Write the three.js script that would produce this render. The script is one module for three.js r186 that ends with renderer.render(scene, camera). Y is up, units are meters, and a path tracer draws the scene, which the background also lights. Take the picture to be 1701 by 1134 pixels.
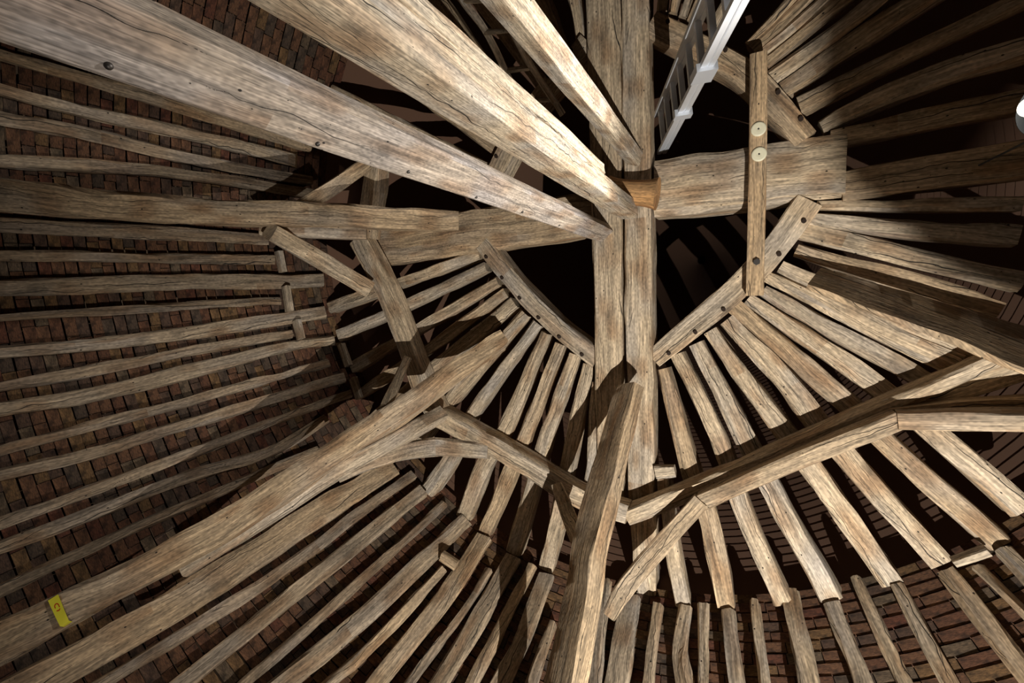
import * as THREE from 'three';
import { mergeGeometries, toCreasedNormals } from 'three/addons/utils/BufferGeometryUtils.js';

// ------------------------------------------------------------------ camera, light, exposure
const scene = new THREE.Scene();
scene.background = new THREE.Color(0x000000);
const camera = new THREE.PerspectiveCamera(73.4136, 1.5, 0.02, 60);
camera.position.set(1.0038, 1.6, -0.819);
camera.up.set(-0.0512, 0.1042, 0.9932);
camera.lookAt(1.0038 - 0.4379, 1.6 + 0.8915, -0.819 - 0.116);
const renderer = new THREE.WebGLRenderer({ antialias: true });
renderer.toneMapping = THREE.LinearToneMapping;
renderer.toneMappingExposure = 1.0;
renderer.shadowMap.enabled = true;

const BULB = new THREE.Vector3(2.094, 4.45, -0.043);         // hanging lamp at the picture's edge
const BULB_AIM = new THREE.Vector3(-1.9, -0.85, -0.12).normalize();
const lampLight = new THREE.SpotLight(0xfffaf2, 31, 0, 0.78, 0.5, 2);
lampLight.position.copy(BULB);
lampLight.target.position.copy(BULB).add(BULB_AIM);
lampLight.castShadow = true; lampLight.shadow.radius = 1;
scene.add(lampLight, lampLight.target);
const FLOOD = new THREE.Vector3(2.4, 1.1, -3.5);              // work light on a stand, outside the frame
const FLOOD_AIM = new THREE.Vector3(-1.25, 3.7, 0.9).normalize();
const floodLight = new THREE.SpotLight(0xfffaf0, 118, 0, 1.1, 1.0, 2);
floodLight.position.copy(FLOOD);
floodLight.target.position.copy(FLOOD).add(FLOOD_AIM);
floodLight.castShadow = true; floodLight.shadow.radius = 0.5;
scene.add(floodLight, floodLight.target);

// ------------------------------------------------------------------ helpers
let seed = 7;
const rnd = () => { seed = (seed * 1664525 + 1013904223) >>> 0; return seed / 4294967296; };
const names = {};
function numbered(n) { const k = names[n] = (names[n] ?? -1) + 1; return k ? `${n}_${String(k).padStart(3, '0')}` : n; }
function tag(o, label, category, group, kind) {
  if (label) o.userData.label = label;
  if (category) o.userData.category = category;
  if (group) o.userData.group = group;
  if (kind) o.userData.kind = kind;
  return o;
}
function mesh(name, geo, mat, parent) {
  const m = new THREE.Mesh(geo, mat); m.name = name; m.castShadow = m.receiveShadow = true; parent.add(m); return m;
}
const V = (a) => new THREE.Vector3(a[0], a[1], a[2]);
// smooth periodic value noise
function lattice(n) { const a = new Float32Array(n * n); for (let i = 0; i < n * n; i++) a[i] = rnd(); return a; }
const LT = lattice(256);
function vn(x, y, px = 256, py = 256) {
  const xi = Math.floor(x), yi = Math.floor(y); let fx = x - xi, fy = y - yi;
  fx = fx * fx * (3 - 2 * fx); fy = fy * fy * (3 - 2 * fy);
  const x0 = ((xi % px) + px) % px, x1 = (x0 + 1) % px, y0 = ((yi % py) + py) % py, y1 = (y0 + 1) % py;
  const a = LT[(y0 & 255) * 256 + (x0 & 255)], b = LT[(y0 & 255) * 256 + (x1 & 255)], c = LT[(y1 & 255) * 256 + (x0 & 255)], d = LT[(y1 & 255) * 256 + (x1 & 255)];
  return a + (b - a) * fx + (c - a) * fy + (a - b - c + d) * fx * fy;
}

// ------------------------------------------------------------------ wood
const TU = 0.8, TV = 2.4;                                      // metres that one repeat of the texture covers
function woodMaps(k) {
  const Wd = 512, H = 1024, col = new Uint8Array(Wd * H * 4), bmp = new Uint8Array(Wd * H * 4);
  const val = new Float32Array(Wd * H), crack = new Float32Array(Wd * H);
  const knots = []; for (let i = 0; i < 7; i++) knots.push([rnd(), rnd(), 0.018 + rnd() * 0.03]);
  for (let i = 0; i < 22; i++) {                               // drying cracks along the grain
    let u = rnd() * Wd; const v0 = rnd() * H, len = 90 + rnd() * 420, wmax = 0.5 + rnd() * rnd() * 2.6, ph = rnd() * 50;
    for (let j = 0; j < len; j++) {
      u += (vn(ph + j * 0.05, i * 3.3 + k) - 0.5) * 0.9;
      const t = j / len, w = wmax * Math.sin(Math.PI * t), v = Math.floor(v0 + j) % H;
      for (let x = Math.floor(u - 4); x <= u + 4; x++) {
        const f = 1 - Math.abs(x - u) / (w + 0.25); if (f > 0) { const q = v * Wd + ((x % Wd) + Wd) % Wd; crack[q] = Math.max(crack[q], Math.min(1, f * 1.5)); }
      }
    }
  }
  for (let i = 0; i < 70; i++) {                               // worm and nail holes
    const u = Math.floor(rnd() * Wd), v = Math.floor(rnd() * H), r = rnd() < 0.2 ? 3 : 1.2;
    for (let y = -3; y <= 3; y++) for (let x = -3; x <= 3; x++) if (x * x + y * y <= r * r) { const q = ((v + y + H) % H) * Wd + (u + x + Wd) % Wd; crack[q] = Math.max(crack[q], 0.85); }
  }
  const o = k * 37;
  for (let y = 0; y < H; y++) for (let x = 0; x < Wd; x++) {
    const u = x / Wd, v = y / H, q = y * Wd + x;
    const warp = vn(u * 6 + o, v * 6, 256, 6) * 0.9 + vn(u * 12, v * 14 + o, 12, 256) * 0.35;
    let kn = 0, kd = 0;
    for (const [ku, kv, kr] of knots) { let du = Math.abs(u - ku), dv = Math.abs(v - kv); du = Math.min(du, 1 - du); dv = Math.min(dv, 1 - dv) * 1.6; const d = Math.hypot(du, dv) / kr; if (d < 3) { const f = Math.exp(-d * d * 0.9); kn += f * 1.6; kd = Math.max(kd, f); } }
    const ring = 0.5 + 0.5 * Math.sin(6.2832 * (u * 18 + warp * 2.2 + kn * 2));
    const fine = vn(u * 200, v * 18 + o, 200, 18), mid = vn(u * 64 + o, v * 9, 64 + 1000, 9), streak = vn(u * 26, v * 4 + o, 26, 4);
    const big = vn(u * 5 + o, v * 7, 256, 7), dirt = vn(u * 90 + o, v * 130, 256, 130);
    let a = 0.52 + 0.07 * ring + 0.30 * (fine - 0.5) + 0.22 * (mid - 0.5) + 0.16 * (streak - 0.5) + 0.24 * (dirt - 0.5);
    a *= 1 - 0.35 * kd;
    val[q] = a;
    const c = 1 - 0.86 * crack[q];
    const grey = Math.min(1, Math.max(0, (big - 0.35) * 1.8)), br = Math.min(1, Math.max(0, (vn(u * 9, v * 11 + o * 2, 9, 256) - 0.5) * 2.2));
    let R = 196, G = 178, B = 154;                               // bare oak
    R += (182 - R) * grey * 0.8; G += (172 - G) * grey * 0.8; B += (162 - B) * grey * 0.8;   // silvered
    R += (150 - R) * br * 0.7; G += (120 - G) * br * 0.7; B += (92 - B) * br * 0.7;           // brown heartwood
    const m = (0.35 + a) * c;
    col[q * 4] = Math.min(255, R * m); col[q * 4 + 1] = Math.min(255, G * m); col[q * 4 + 2] = Math.min(255, B * m); col[q * 4 + 3] = 255;
    const h = Math.max(0, Math.min(255, 255 * (0.35 + a * 0.6) * (1 - 0.9 * crack[q])));
    bmp[q * 4] = bmp[q * 4 + 1] = bmp[q * 4 + 2] = h; bmp[q * 4 + 3] = 255;
  }
  const mk = (d, srgb) => { const t = new THREE.DataTexture(d, Wd, H); t.wrapS = t.wrapT = THREE.RepeatWrapping; t.magFilter = THREE.LinearFilter; t.minFilter = THREE.LinearMipmapLinearFilter; t.generateMipmaps = true; if (srgb) t.colorSpace = THREE.SRGBColorSpace; t.needsUpdate = true; return t; };
  return [mk(col, true), mk(bmp, false)];
}
const WOOD = [0, 1, 2].map(woodMaps);
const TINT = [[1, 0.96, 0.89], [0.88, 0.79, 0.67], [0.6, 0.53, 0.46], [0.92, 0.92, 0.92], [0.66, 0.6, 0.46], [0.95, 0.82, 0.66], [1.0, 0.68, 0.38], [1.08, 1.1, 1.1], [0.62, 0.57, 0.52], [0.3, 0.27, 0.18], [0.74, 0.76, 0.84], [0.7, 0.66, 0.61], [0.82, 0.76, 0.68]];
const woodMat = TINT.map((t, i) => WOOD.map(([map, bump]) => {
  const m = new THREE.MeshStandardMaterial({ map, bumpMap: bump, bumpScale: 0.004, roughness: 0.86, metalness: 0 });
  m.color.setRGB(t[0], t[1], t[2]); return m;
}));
// a hewn timber: a chamfered, slightly uneven section swept along its axis; points are [x, y, z, width]
function timber(points, depth, chamfer, wobble, hint) {
  const P = points.map(V), ws = points.map((p) => p[3]);
  const curve = P.length > 2 ? new THREE.CatmullRomCurve3(P, false, 'centripetal') : new THREE.LineCurve3(P[0], P[1]);
  const len = curve.getLength(), N = Math.max(4, Math.min(60, Math.ceil(len / 0.06)));
  const cum = [0]; for (let i = 1; i < P.length; i++) cum.push(cum[i - 1] + P[i].distanceTo(P[i - 1]));
  const K = 12, pos = [], uv = [], idx = [], ph = rnd() * 200, uo = rnd(), vo = rnd(), up = hint ? V(hint) : new THREE.Vector3(0, 1, 0);
  for (let i = 0; i <= N; i++) {
    const t = i / N, c = curve.getPointAt(t), tg = curve.getTangentAt(t);
    let s = new THREE.Vector3().crossVectors(tg, up); if (s.lengthSq() < 1e-6) s.set(1, 0, 0); s.normalize();
    const n = new THREE.Vector3().crossVectors(s, tg).normalize();
    const L = t * cum[cum.length - 1]; let j = 0; while (j < cum.length - 2 && cum[j + 1] < L) j++;
    const f = Math.min(1, Math.max(0, (L - cum[j]) / (cum[j + 1] - cum[j] || 1))), w = ws[j] + (ws[j + 1] - ws[j]) * f;
    const hw = w / 2, hd = depth / 2, ch = Math.min(chamfer * (0.6 + 0.8 * vn(ph + L * 3, 9.1)), hw * 0.6, hd * 0.6);
    const ring = [[-hw + ch, -hd], [0, -hd], [hw - ch, -hd], [hw, -hd + ch], [hw, 0], [hw, hd - ch], [hw - ch, hd], [0, hd], [-hw + ch, hd], [-hw, hd - ch], [-hw, 0], [-hw, -hd + ch]];
    let per = 0;
    for (let k = 0; k <= K; k++) {
      const [a, b] = ring[k % K];
      if (k) { const [pa, pb] = ring[k - 1]; per += Math.hypot(a - pa, b - pb); }
      const e = (q) => (vn(ph + L * 4.5 + q * 17.3, (k % K) * 1.7 + q) - 0.5) * 2 * wobble + (vn(ph + L * 1.3 + q * 5.1, Math.floor((k % K) / 3) * 3.1) - 0.5) * 2 * wobble;
      const p = c.clone().addScaledVector(s, a + e(0)).addScaledVector(n, b + e(1) * 0.6);
      pos.push(p.x, p.y, p.z); uv.push(uo + per / TU, vo + L / TV);
    }
  }
  const M = K + 1;
  for (let i = 0; i < N; i++) for (let k = 0; k < K; k++) { const a = i * M + k, b = a + 1, c = a + M, d = c + 1; idx.push(a, c, b, b, c, d); }
  for (const [base, flip] of [[0, 1], [N * M, 0]]) {             // sawn ends
    const ci = pos.length / 3; let x = 0, y = 0, z = 0;
    for (let k = 0; k < K; k++) { x += pos[(base + k) * 3]; y += pos[(base + k) * 3 + 1]; z += pos[(base + k) * 3 + 2]; }
    pos.push(x / K, y / K, z / K); uv.push(0.5, 0.5);
    const st = pos.length / 3;
    for (let k = 0; k <= K; k++) { const q = (base + k) * 3; pos.push(pos[q], pos[q + 1], pos[q + 2]); uv.push(0.5 + Math.cos(k / K * 6.28) * 0.08, 0.5 + Math.sin(k / K * 6.28) * 0.03); }
    for (let k = 0; k < K; k++) flip ? idx.push(ci, st + k, st + k + 1) : idx.push(ci, st + k + 1, st + k);
  }
  const g = new THREE.BufferGeometry();
  g.setAttribute('position', new THREE.Float32BufferAttribute(pos, 3));
  g.setAttribute('uv', new THREE.Float32BufferAttribute(uv, 2));
  g.setIndex(idx);
  return toCreasedNormals(g, 0.7);
}

// ------------------------------------------------------------------ measured timbers (metres: x, y, z, width)
const DATA = {
  beams: [
    {"n":"tie_beam","l":"thick cracked oak tie beam running toward the bright lamp","c":"beam","p":[[0.304,5.97,0.028,0.468],[1.017,5.97,0.047,0.459],[1.667,5.97,0.07,0.449]],"d":0.34,"m":0,"ch":0.04,"wob":0.014},
    {"n":"tie_beam","l":"dark split tie beam behind the grey mast post, above the curved brace","c":"beam","p":[[-0.202,5.95,-0.128,0.38],[-1.409,5.95,-0.213,0.441],[-3.066,5.95,-0.318,0.496]],"d":0.3,"m":1,"ch":0.03,"wob":0.014},
    {"n":"collar_beam","l":"narrower plank of the twin collar beams, beside the curved left brace","c":"beam","p":[[-0.191,5.88,1.925,0.288],[-0.169,5.88,1.634,0.292],[-0.106,5.88,0.129,0.271],[-0.042,5.88,-1.606,0.249],[0.009,5.88,-2.947,0.233]],"d":0.26,"m":0,"ch":0.014,"wob":0.007},
    {"n":"collar_beam","l":"wider knotty plank of the twin collar beams, on the ladder side","c":"beam","p":[[0.1,5.88,1.843,0.227],[0.103,5.88,1.565,0.227],[0.169,5.88,0.102,0.245],[0.248,5.88,-1.582,0.244],[0.305,5.88,-2.88,0.23],[0.375,5.88,-3.822,0.168]],"d":0.26,"m":0,"ch":0.014,"wob":0.01},
    {"n":"principal_rafter","l":"broad shadowed joist lengthening the thick tie beam toward the lamp","c":"rafter","p":[[1.665,5.901,-0.069,0.219],[2.004,5.867,-0.042,0.232],[2.585,5.809,-0.005,0.24],[3.609,5.707,0.061,0.24]],"d":0.2,"m":1,"ch":0.012,"wob":0.006},
    {"n":"ring_brace","l":"curved oak brace under the dark tie beam, left of the collar planks","c":"brace","p":[[-1.411,5.91,-0.359,0.179],[-1.097,5.91,-0.721,0.181],[-0.828,5.91,-0.985,0.176],[-0.526,5.91,-1.244,0.177],[-0.161,5.91,-1.497,0.189]],"d":0.22,"m":3,"ch":0.012,"wob":0.006,"parts":"pegs"},
    {"n":"ring_brace","l":"curved oak brace between collar plank and thick tie beam, peg holes along its edge","c":"brace","p":[[0.345,5.91,-1.451,0.179],[0.642,5.91,-1.168,0.192],[0.933,5.91,-0.882,0.203],[1.218,5.91,-0.544,0.2],[1.455,5.91,-0.157,0.199]],"d":0.22,"m":0,"ch":0.012,"wob":0.006,"parts":"pegs"},
    {"n":"ring_brace","l":"heavy oak brace above the thick tie beam, behind the aluminium ladder","c":"brace","p":[[0.228,5.91,1.391,0.194],[0.637,5.91,1.105,0.194],[0.953,5.91,0.861,0.193],[1.194,5.91,0.58,0.187],[1.399,5.91,0.296,0.169]],"d":0.22,"m":1,"ch":0.012,"wob":0.006,"parts":"pegs"},
    {"n":"ring_brace","l":"brace glimpsed between the mast posts, above the dark tie beam","c":"brace","p":[[-0.323,5.91,1.372,0.18],[-0.484,5.91,1.224,0.183],[-0.778,5.91,0.975,0.192],[-1.063,5.91,0.633,0.202],[-1.407,5.91,0.089,0.212]],"d":0.22,"m":0,"ch":0.012,"wob":0.006,"parts":"pegs"},
    {"n":"rafter","l":"first rafter below the dark tie beam in the lower left fan","c":"rafter","p":[[-1.493,5.937,-0.457,0.109],[-2.637,5.817,-0.807,0.119],[-3.496,5.727,-1.062,0.133]],"d":0.17,"m":0,"g":"rafters of the lower left fan","ch":0.016,"wob":0.01},
    {"n":"rafter","l":"second rafter below the dark tie beam in the lower left fan","c":"rafter","p":[[-1.408,5.94,-0.602,0.103],[-2.492,5.822,-1.054,0.119],[-3.366,5.728,-1.404,0.127]],"d":0.17,"m":3,"g":"rafters of the lower left fan","ch":0.016,"wob":0.01},
    {"n":"rafter","l":"third rafter below the dark tie beam in the lower left fan","c":"rafter","p":[[-1.269,5.945,-0.751,0.11],[-2.338,5.823,-1.339,0.119],[-3.17,5.729,-1.792,0.127]],"d":0.17,"m":0,"g":"rafters of the lower left fan","ch":0.016,"wob":0.01},
    {"n":"rafter","l":"fourth rafter below the dark tie beam in the lower left fan","c":"rafter","p":[[-1.172,5.947,-0.875,0.109],[-2.192,5.824,-1.552,0.126],[-3.17,5.708,-2.175,0.128]],"d":0.17,"m":1,"g":"rafters of the lower left fan","ch":0.016,"wob":0.01},
    {"n":"rafter","l":"fifth rafter below the dark tie beam in the lower left fan","c":"rafter","p":[[-1.076,5.948,-0.972,0.122],[-2.047,5.825,-1.734,0.139],[-2.916,5.712,-2.444,0.142]],"d":0.17,"m":0,"g":"rafters of the lower left fan","ch":0.016,"wob":0.01},
    {"n":"rafter","l":"sixth rafter below the dark tie beam in the lower left fan","c":"rafter","p":[[-0.955,5.949,-1.078,0.129],[-1.85,5.811,-2.124,0.154],[-2.311,5.736,-2.714,0.161]],"d":0.17,"m":0,"g":"rafters of the lower left fan","ch":0.016,"wob":0.01},
    {"n":"rafter","l":"seventh rafter below the dark tie beam in the lower left fan","c":"rafter","p":[[-0.815,5.95,-1.177,0.108],[-1.574,5.817,-2.262,0.138],[-1.828,5.76,-2.783,0.17],[-2.077,5.717,-3.138,0.185]],"d":0.17,"m":3,"g":"rafters of the lower left fan","ch":0.016,"wob":0.01},
    {"n":"rafter","l":"eighth rafter below the dark tie beam in the lower left fan","c":"rafter","p":[[-0.725,5.946,-1.274,0.108],[-1.166,5.829,-2.369,0.139],[-1.378,5.786,-2.741,0.163],[-1.597,5.722,-3.348,0.169]],"d":0.17,"m":0,"g":"rafters of the lower left fan","ch":0.016,"wob":0.01},
    {"n":"rafter","l":"ninth rafter below the dark tie beam in the lower left fan","c":"rafter","p":[[-0.57,5.944,-1.375,0.112],[-0.942,5.83,-2.452,0.136],[-1.07,5.794,-2.794,0.156],[-1.326,5.723,-3.45,0.154]],"d":0.17,"m":1,"g":"rafters of the lower left fan","ch":0.016,"wob":0.01},
    {"n":"rafter","l":"tenth rafter below the dark tie beam in the lower left fan","c":"rafter","p":[[-0.411,5.94,-1.472,0.115],[-0.725,5.829,-2.532,0.138],[-0.829,5.784,-2.977,0.153],[-0.984,5.721,-3.59,0.156]],"d":0.17,"m":0,"g":"rafters of the lower left fan","ch":0.016,"wob":0.01},
    {"n":"rafter","l":"eleventh rafter below the dark tie beam in the lower left fan","c":"rafter","p":[[-0.27,5.934,-1.561,0.119],[-0.436,5.836,-2.536,0.146],[-0.523,5.768,-3.203,0.148],[-0.61,5.721,-3.671,0.154]],"d":0.17,"m":0,"g":"rafters of the lower left fan","ch":0.016,"wob":0.01},
    {"n":"rafter","l":"twelfth rafter below the dark tie beam in the lower left fan","c":"rafter","p":[[-0.176,5.919,-1.727,0.071],[-0.201,5.823,-2.691,0.094],[-0.278,5.732,-3.595,0.131]],"d":0.17,"m":3,"g":"rafters of the lower left fan","ch":0.016,"wob":0.01},
    {"n":"rafter","l":"first rafter from the collar planks in the brightly lit fan","c":"rafter","p":[[0.486,5.84,-2.477,0.095],[0.583,5.776,-3.112,0.127],[0.707,5.723,-3.634,0.137]],"d":0.17,"m":0,"g":"rafters of the lit fan","ch":0.016,"wob":0.01},
    {"n":"rafter","l":"second rafter from the collar planks in the brightly lit fan","c":"rafter","p":[[0.425,5.932,-1.552,0.106],[0.728,5.836,-2.461,0.165],[0.855,5.805,-2.752,0.166],[1.046,5.724,-3.535,0.137]],"d":0.17,"m":1,"g":"rafters of the lit fan","ch":0.016,"wob":0.01},
    {"n":"rafter","l":"third rafter from the collar planks in the brightly lit fan","c":"rafter","p":[[0.548,5.942,-1.409,0.124],[0.961,5.851,-2.215,0.143],[1.09,5.813,-2.575,0.15],[1.467,5.725,-3.37,0.141]],"d":0.17,"m":0,"g":"rafters of the lit fan","ch":0.016,"wob":0.01},
    {"n":"rafter","l":"fourth rafter from the collar planks in the brightly lit fan","c":"rafter","p":[[0.702,5.945,-1.304,0.119],[1.168,5.847,-2.164,0.161],[1.317,5.816,-2.435,0.159],[1.781,5.724,-3.226,0.16]],"d":0.17,"m":3,"g":"rafters of the lit fan","ch":0.016,"wob":0.01},
    {"n":"rafter","l":"fifth rafter from the collar planks in the brightly lit fan","c":"rafter","p":[[0.805,5.949,-1.19,0.122],[1.091,5.9,-1.592,0.137],[1.423,5.846,-2.017,0.155],[1.596,5.818,-2.242,0.151],[2.14,5.725,-2.992,0.149]],"d":0.17,"m":0,"g":"rafters of the lit fan","ch":0.016,"wob":0.01},
    {"n":"rafter","l":"sixth rafter from the collar planks in the brightly lit fan","c":"rafter","p":[[0.928,5.949,-1.095,0.129],[1.365,5.886,-1.554,0.162],[1.604,5.847,-1.87,0.165],[1.809,5.814,-2.116,0.155],[2.396,5.728,-2.756,0.152]],"d":0.17,"m":0,"g":"rafters of the lit fan","ch":0.016,"wob":0.01},
    {"n":"rafter","l":"seventh rafter from the collar planks in the brightly lit fan","c":"rafter","p":[[0.985,5.954,-0.984,0.123],[1.606,5.871,-1.529,0.167],[1.828,5.842,-1.721,0.16],[2.04,5.811,-1.947,0.156],[2.682,5.723,-2.547,0.151]],"d":0.17,"m":1,"g":"rafters of the lit fan","ch":0.016,"wob":0.01},
    {"n":"rafter","l":"eighth rafter from the collar planks in the brightly lit fan","c":"rafter","p":[[1.091,5.951,-0.904,0.093],[1.518,5.898,-1.216,0.137],[1.957,5.844,-1.538,0.156],[2.383,5.787,-1.917,0.161],[2.77,5.734,-2.286,0.144]],"d":0.17,"m":0,"g":"rafters of the lit fan","ch":0.016,"wob":0.01},
    {"n":"rafter","l":"ninth rafter from the collar planks in the brightly lit fan","c":"rafter","p":[[1.187,5.947,-0.85,0.083],[1.65,5.892,-1.143,0.113],[2.107,5.84,-1.403,0.131],[2.306,5.816,-1.529,0.134]],"d":0.17,"m":3,"g":"rafters of the lit fan","ch":0.016,"wob":0.01},
    {"n":"rafter","l":"tenth rafter from the collar planks in the brightly lit fan","c":"rafter","p":[[1.213,5.951,-0.731,0.087],[1.674,5.899,-0.972,0.142],[2.095,5.851,-1.204,0.163],[2.393,5.818,-1.347,0.164]],"d":0.17,"m":0,"g":"rafters of the lit fan","ch":0.016,"wob":0.01},
    {"n":"rafter","l":"eleventh rafter from the collar planks in the brightly lit fan","c":"rafter","p":[[1.305,5.947,-0.647,0.099],[1.832,5.888,-0.92,0.125],[2.494,5.814,-1.257,0.144]],"d":0.17,"m":0,"g":"rafters of the lit fan","ch":0.016,"wob":0.01},
    {"n":"rafter","l":"twelfth rafter from the collar planks in the brightly lit fan","c":"rafter","p":[[1.405,5.943,-0.516,0.098],[1.706,5.911,-0.632,0.12],[2.202,5.858,-0.809,0.135],[2.579,5.818,-0.963,0.126]],"d":0.17,"m":1,"g":"rafters of the lit fan","ch":0.016,"wob":0.01},
    {"n":"rafter","l":"thirteenth rafter from the collar planks in the brightly lit fan","c":"rafter","p":[[1.428,5.945,-0.385,0.106],[1.741,5.912,-0.482,0.114],[2.131,5.871,-0.619,0.12],[2.665,5.815,-0.79,0.117]],"d":0.17,"m":0,"g":"rafters of the lit fan","ch":0.016,"wob":0.01},
    {"n":"rafter","l":"fourteenth rafter from the collar planks in the brightly lit fan","c":"rafter","p":[[1.468,5.943,-0.285,0.089],[1.797,5.91,-0.354,0.11],[2.038,5.885,-0.404,0.123],[2.624,5.826,-0.489,0.127]],"d":0.17,"m":3,"g":"rafters of the lit fan","ch":0.016,"wob":0.01},
    {"n":"rafter","l":"fifteenth rafter from the collar planks in the brightly lit fan","c":"rafter","p":[[1.515,5.94,-0.193,0.072],[2.026,5.889,-0.236,0.075],[2.623,5.829,-0.276,0.09]],"d":0.17,"m":0,"g":"rafters of the lit fan","ch":0.016,"wob":0.01},
    {"n":"rafter","l":"first dim rafter above the thick tie beam, toward the ladder","c":"rafter","p":[[1.572,5.933,0.298,0.107],[2.077,5.882,0.339,0.123],[2.563,5.834,0.379,0.135],[3.579,5.732,0.461,0.135]],"d":0.17,"m":1,"g":"dim rafters beyond the ladder","ch":0.016,"wob":0.01},
    {"n":"rafter","l":"second dim rafter above the thick tie beam, toward the ladder","c":"rafter","p":[[1.508,5.937,0.386,0.101],[1.634,5.923,0.448,0.112],[2.116,5.873,0.606,0.123],[2.534,5.831,0.675,0.113],[3.51,5.732,0.838,0.113]],"d":0.17,"m":0,"g":"dim rafters beyond the ladder","ch":0.016,"wob":0.01},
    {"n":"rafter","l":"third dim rafter above the thick tie beam, toward the ladder","c":"rafter","p":[[1.352,5.946,0.576,0.122],[1.786,5.9,0.729,0.113],[2.018,5.875,0.815,0.108],[2.338,5.841,0.925,0.102],[3.373,5.732,1.281,0.102]],"d":0.17,"m":1,"g":"dim rafters beyond the ladder","ch":0.016,"wob":0.01},
    {"n":"rafter","l":"fourth dim rafter above the thick tie beam, toward the ladder","c":"rafter","p":[[1.239,5.95,0.707,0.105],[1.764,5.89,0.996,0.117],[2.053,5.858,1.13,0.107],[3.202,5.732,1.663,0.107]],"d":0.17,"m":1,"g":"dim rafters beyond the ladder","ch":0.016,"wob":0.01},
    {"n":"rafter","l":"fifth dim rafter above the thick tie beam, toward the ladder","c":"rafter","p":[[1.142,5.954,0.797,0.116],[1.507,5.912,1.001,0.114],[1.75,5.883,1.161,0.108],[1.901,5.864,1.279,0.105],[2.941,5.732,2.091,0.105]],"d":0.17,"m":0,"g":"dim rafters beyond the ladder","ch":0.016,"wob":0.01},
    {"n":"rafter","l":"sixth dim rafter above the thick tie beam, toward the ladder","c":"rafter","p":[[1.106,5.949,0.924,0.098],[1.317,5.924,1.058,0.094],[1.564,5.894,1.23,0.099],[1.734,5.873,1.349,0.095],[2.891,5.732,2.159,0.095]],"d":0.17,"m":1,"g":"dim rafters beyond the ladder","ch":0.016,"wob":0.01},
    {"n":"rafter","l":"seventh dim rafter above the thick tie beam, toward the ladder","c":"rafter","p":[[1.058,5.948,0.99,0.069],[1.374,5.91,1.209,0.074],[1.564,5.886,1.353,0.08],[2.796,5.732,2.281,0.08]],"d":0.17,"m":0,"g":"dim rafters beyond the ladder","ch":0.016,"wob":0.01},
    {"n":"rafter","l":"eighth dim rafter above the thick tie beam, toward the ladder","c":"rafter","p":[[1.014,5.947,1.042,0.079],[1.334,5.907,1.296,0.084],[1.454,5.891,1.401,0.082],[2.651,5.732,2.448,0.082]],"d":0.17,"m":1,"g":"dim rafters beyond the ladder","ch":0.016,"wob":0.01},
    {"n":"rafter","l":"ninth dim rafter above the thick tie beam, toward the ladder","c":"rafter","p":[[0.984,5.947,1.074,0.069],[1.168,5.922,1.241,0.076],[1.343,5.897,1.42,0.083],[2.503,5.732,2.599,0.083]],"d":0.17,"m":1,"g":"dim rafters beyond the ladder","ch":0.016,"wob":0.01},
    {"n":"rafter","l":"tenth dim rafter above the thick tie beam, toward the ladder","c":"rafter","p":[[0.704,5.949,1.26,0.076],[0.899,5.911,1.582,0.073],[1.825,5.732,3.113,0.073]],"d":0.17,"m":0,"g":"dim rafters beyond the ladder","ch":0.016,"wob":0.01},
    {"n":"rafter","l":"eleventh dim rafter above the thick tie beam, toward the ladder","c":"rafter","p":[[0.544,5.946,1.36,0.072],[0.68,5.913,1.666,0.069],[1.418,5.732,3.318,0.069]],"d":0.17,"m":1,"g":"dim rafters beyond the ladder","ch":0.016,"wob":0.01},
    {"n":"rafter","l":"twelfth dim rafter above the thick tie beam, toward the ladder","c":"rafter","p":[[0.474,5.944,1.412,0.071],[0.572,5.914,1.696,0.069],[1.16,5.732,3.417,0.069]],"d":0.17,"m":0,"g":"dim rafters beyond the ladder","ch":0.016,"wob":0.01},
    {"n":"rafter","l":"thirteenth dim rafter above the thick tie beam, toward the ladder","c":"rafter","p":[[0.395,5.942,1.458,0.07],[0.451,5.914,1.73,0.069],[0.813,5.732,3.516,0.069]],"d":0.17,"m":1,"g":"dim rafters beyond the ladder","ch":0.016,"wob":0.01},
    {"n":"rafter","l":"fourteenth dim rafter above the thick tie beam, toward the ladder","c":"rafter","p":[[0.311,5.94,1.497,0.07],[0.331,5.913,1.763,0.068],[0.474,5.733,3.577,0.068]],"d":0.17,"m":1,"g":"dim rafters beyond the ladder","ch":0.016,"wob":0.01},
    {"n":"rafter","l":"first shadowed rafter from the collar planks, behind the mast posts","c":"rafter","p":[[-0.388,5.946,1.414,0.107],[-0.498,5.891,1.955,0.106],[-0.816,5.732,3.515,0.106]],"d":0.17,"m":0,"g":"shadowed rafters behind the mast","ch":0.016,"wob":0.01},
    {"n":"rafter","l":"second shadowed rafter from the collar planks, behind the mast posts","c":"rafter","p":[[-0.541,5.954,1.276,0.117],[-0.762,5.895,1.824,0.128],[-0.871,5.866,2.093,0.127],[-1.378,5.732,3.335,0.127]],"d":0.17,"m":1,"g":"shadowed rafters behind the mast","ch":0.016,"wob":0.01},
    {"n":"rafter","l":"third shadowed rafter from the collar planks, behind the mast posts","c":"rafter","p":[[-0.753,5.961,1.079,0.118],[-1.162,5.893,1.622,0.119],[-1.563,5.827,2.154,0.121],[-2.133,5.732,2.911,0.121]],"d":0.17,"m":0,"g":"shadowed rafters behind the mast","ch":0.016,"wob":0.01},
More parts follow.
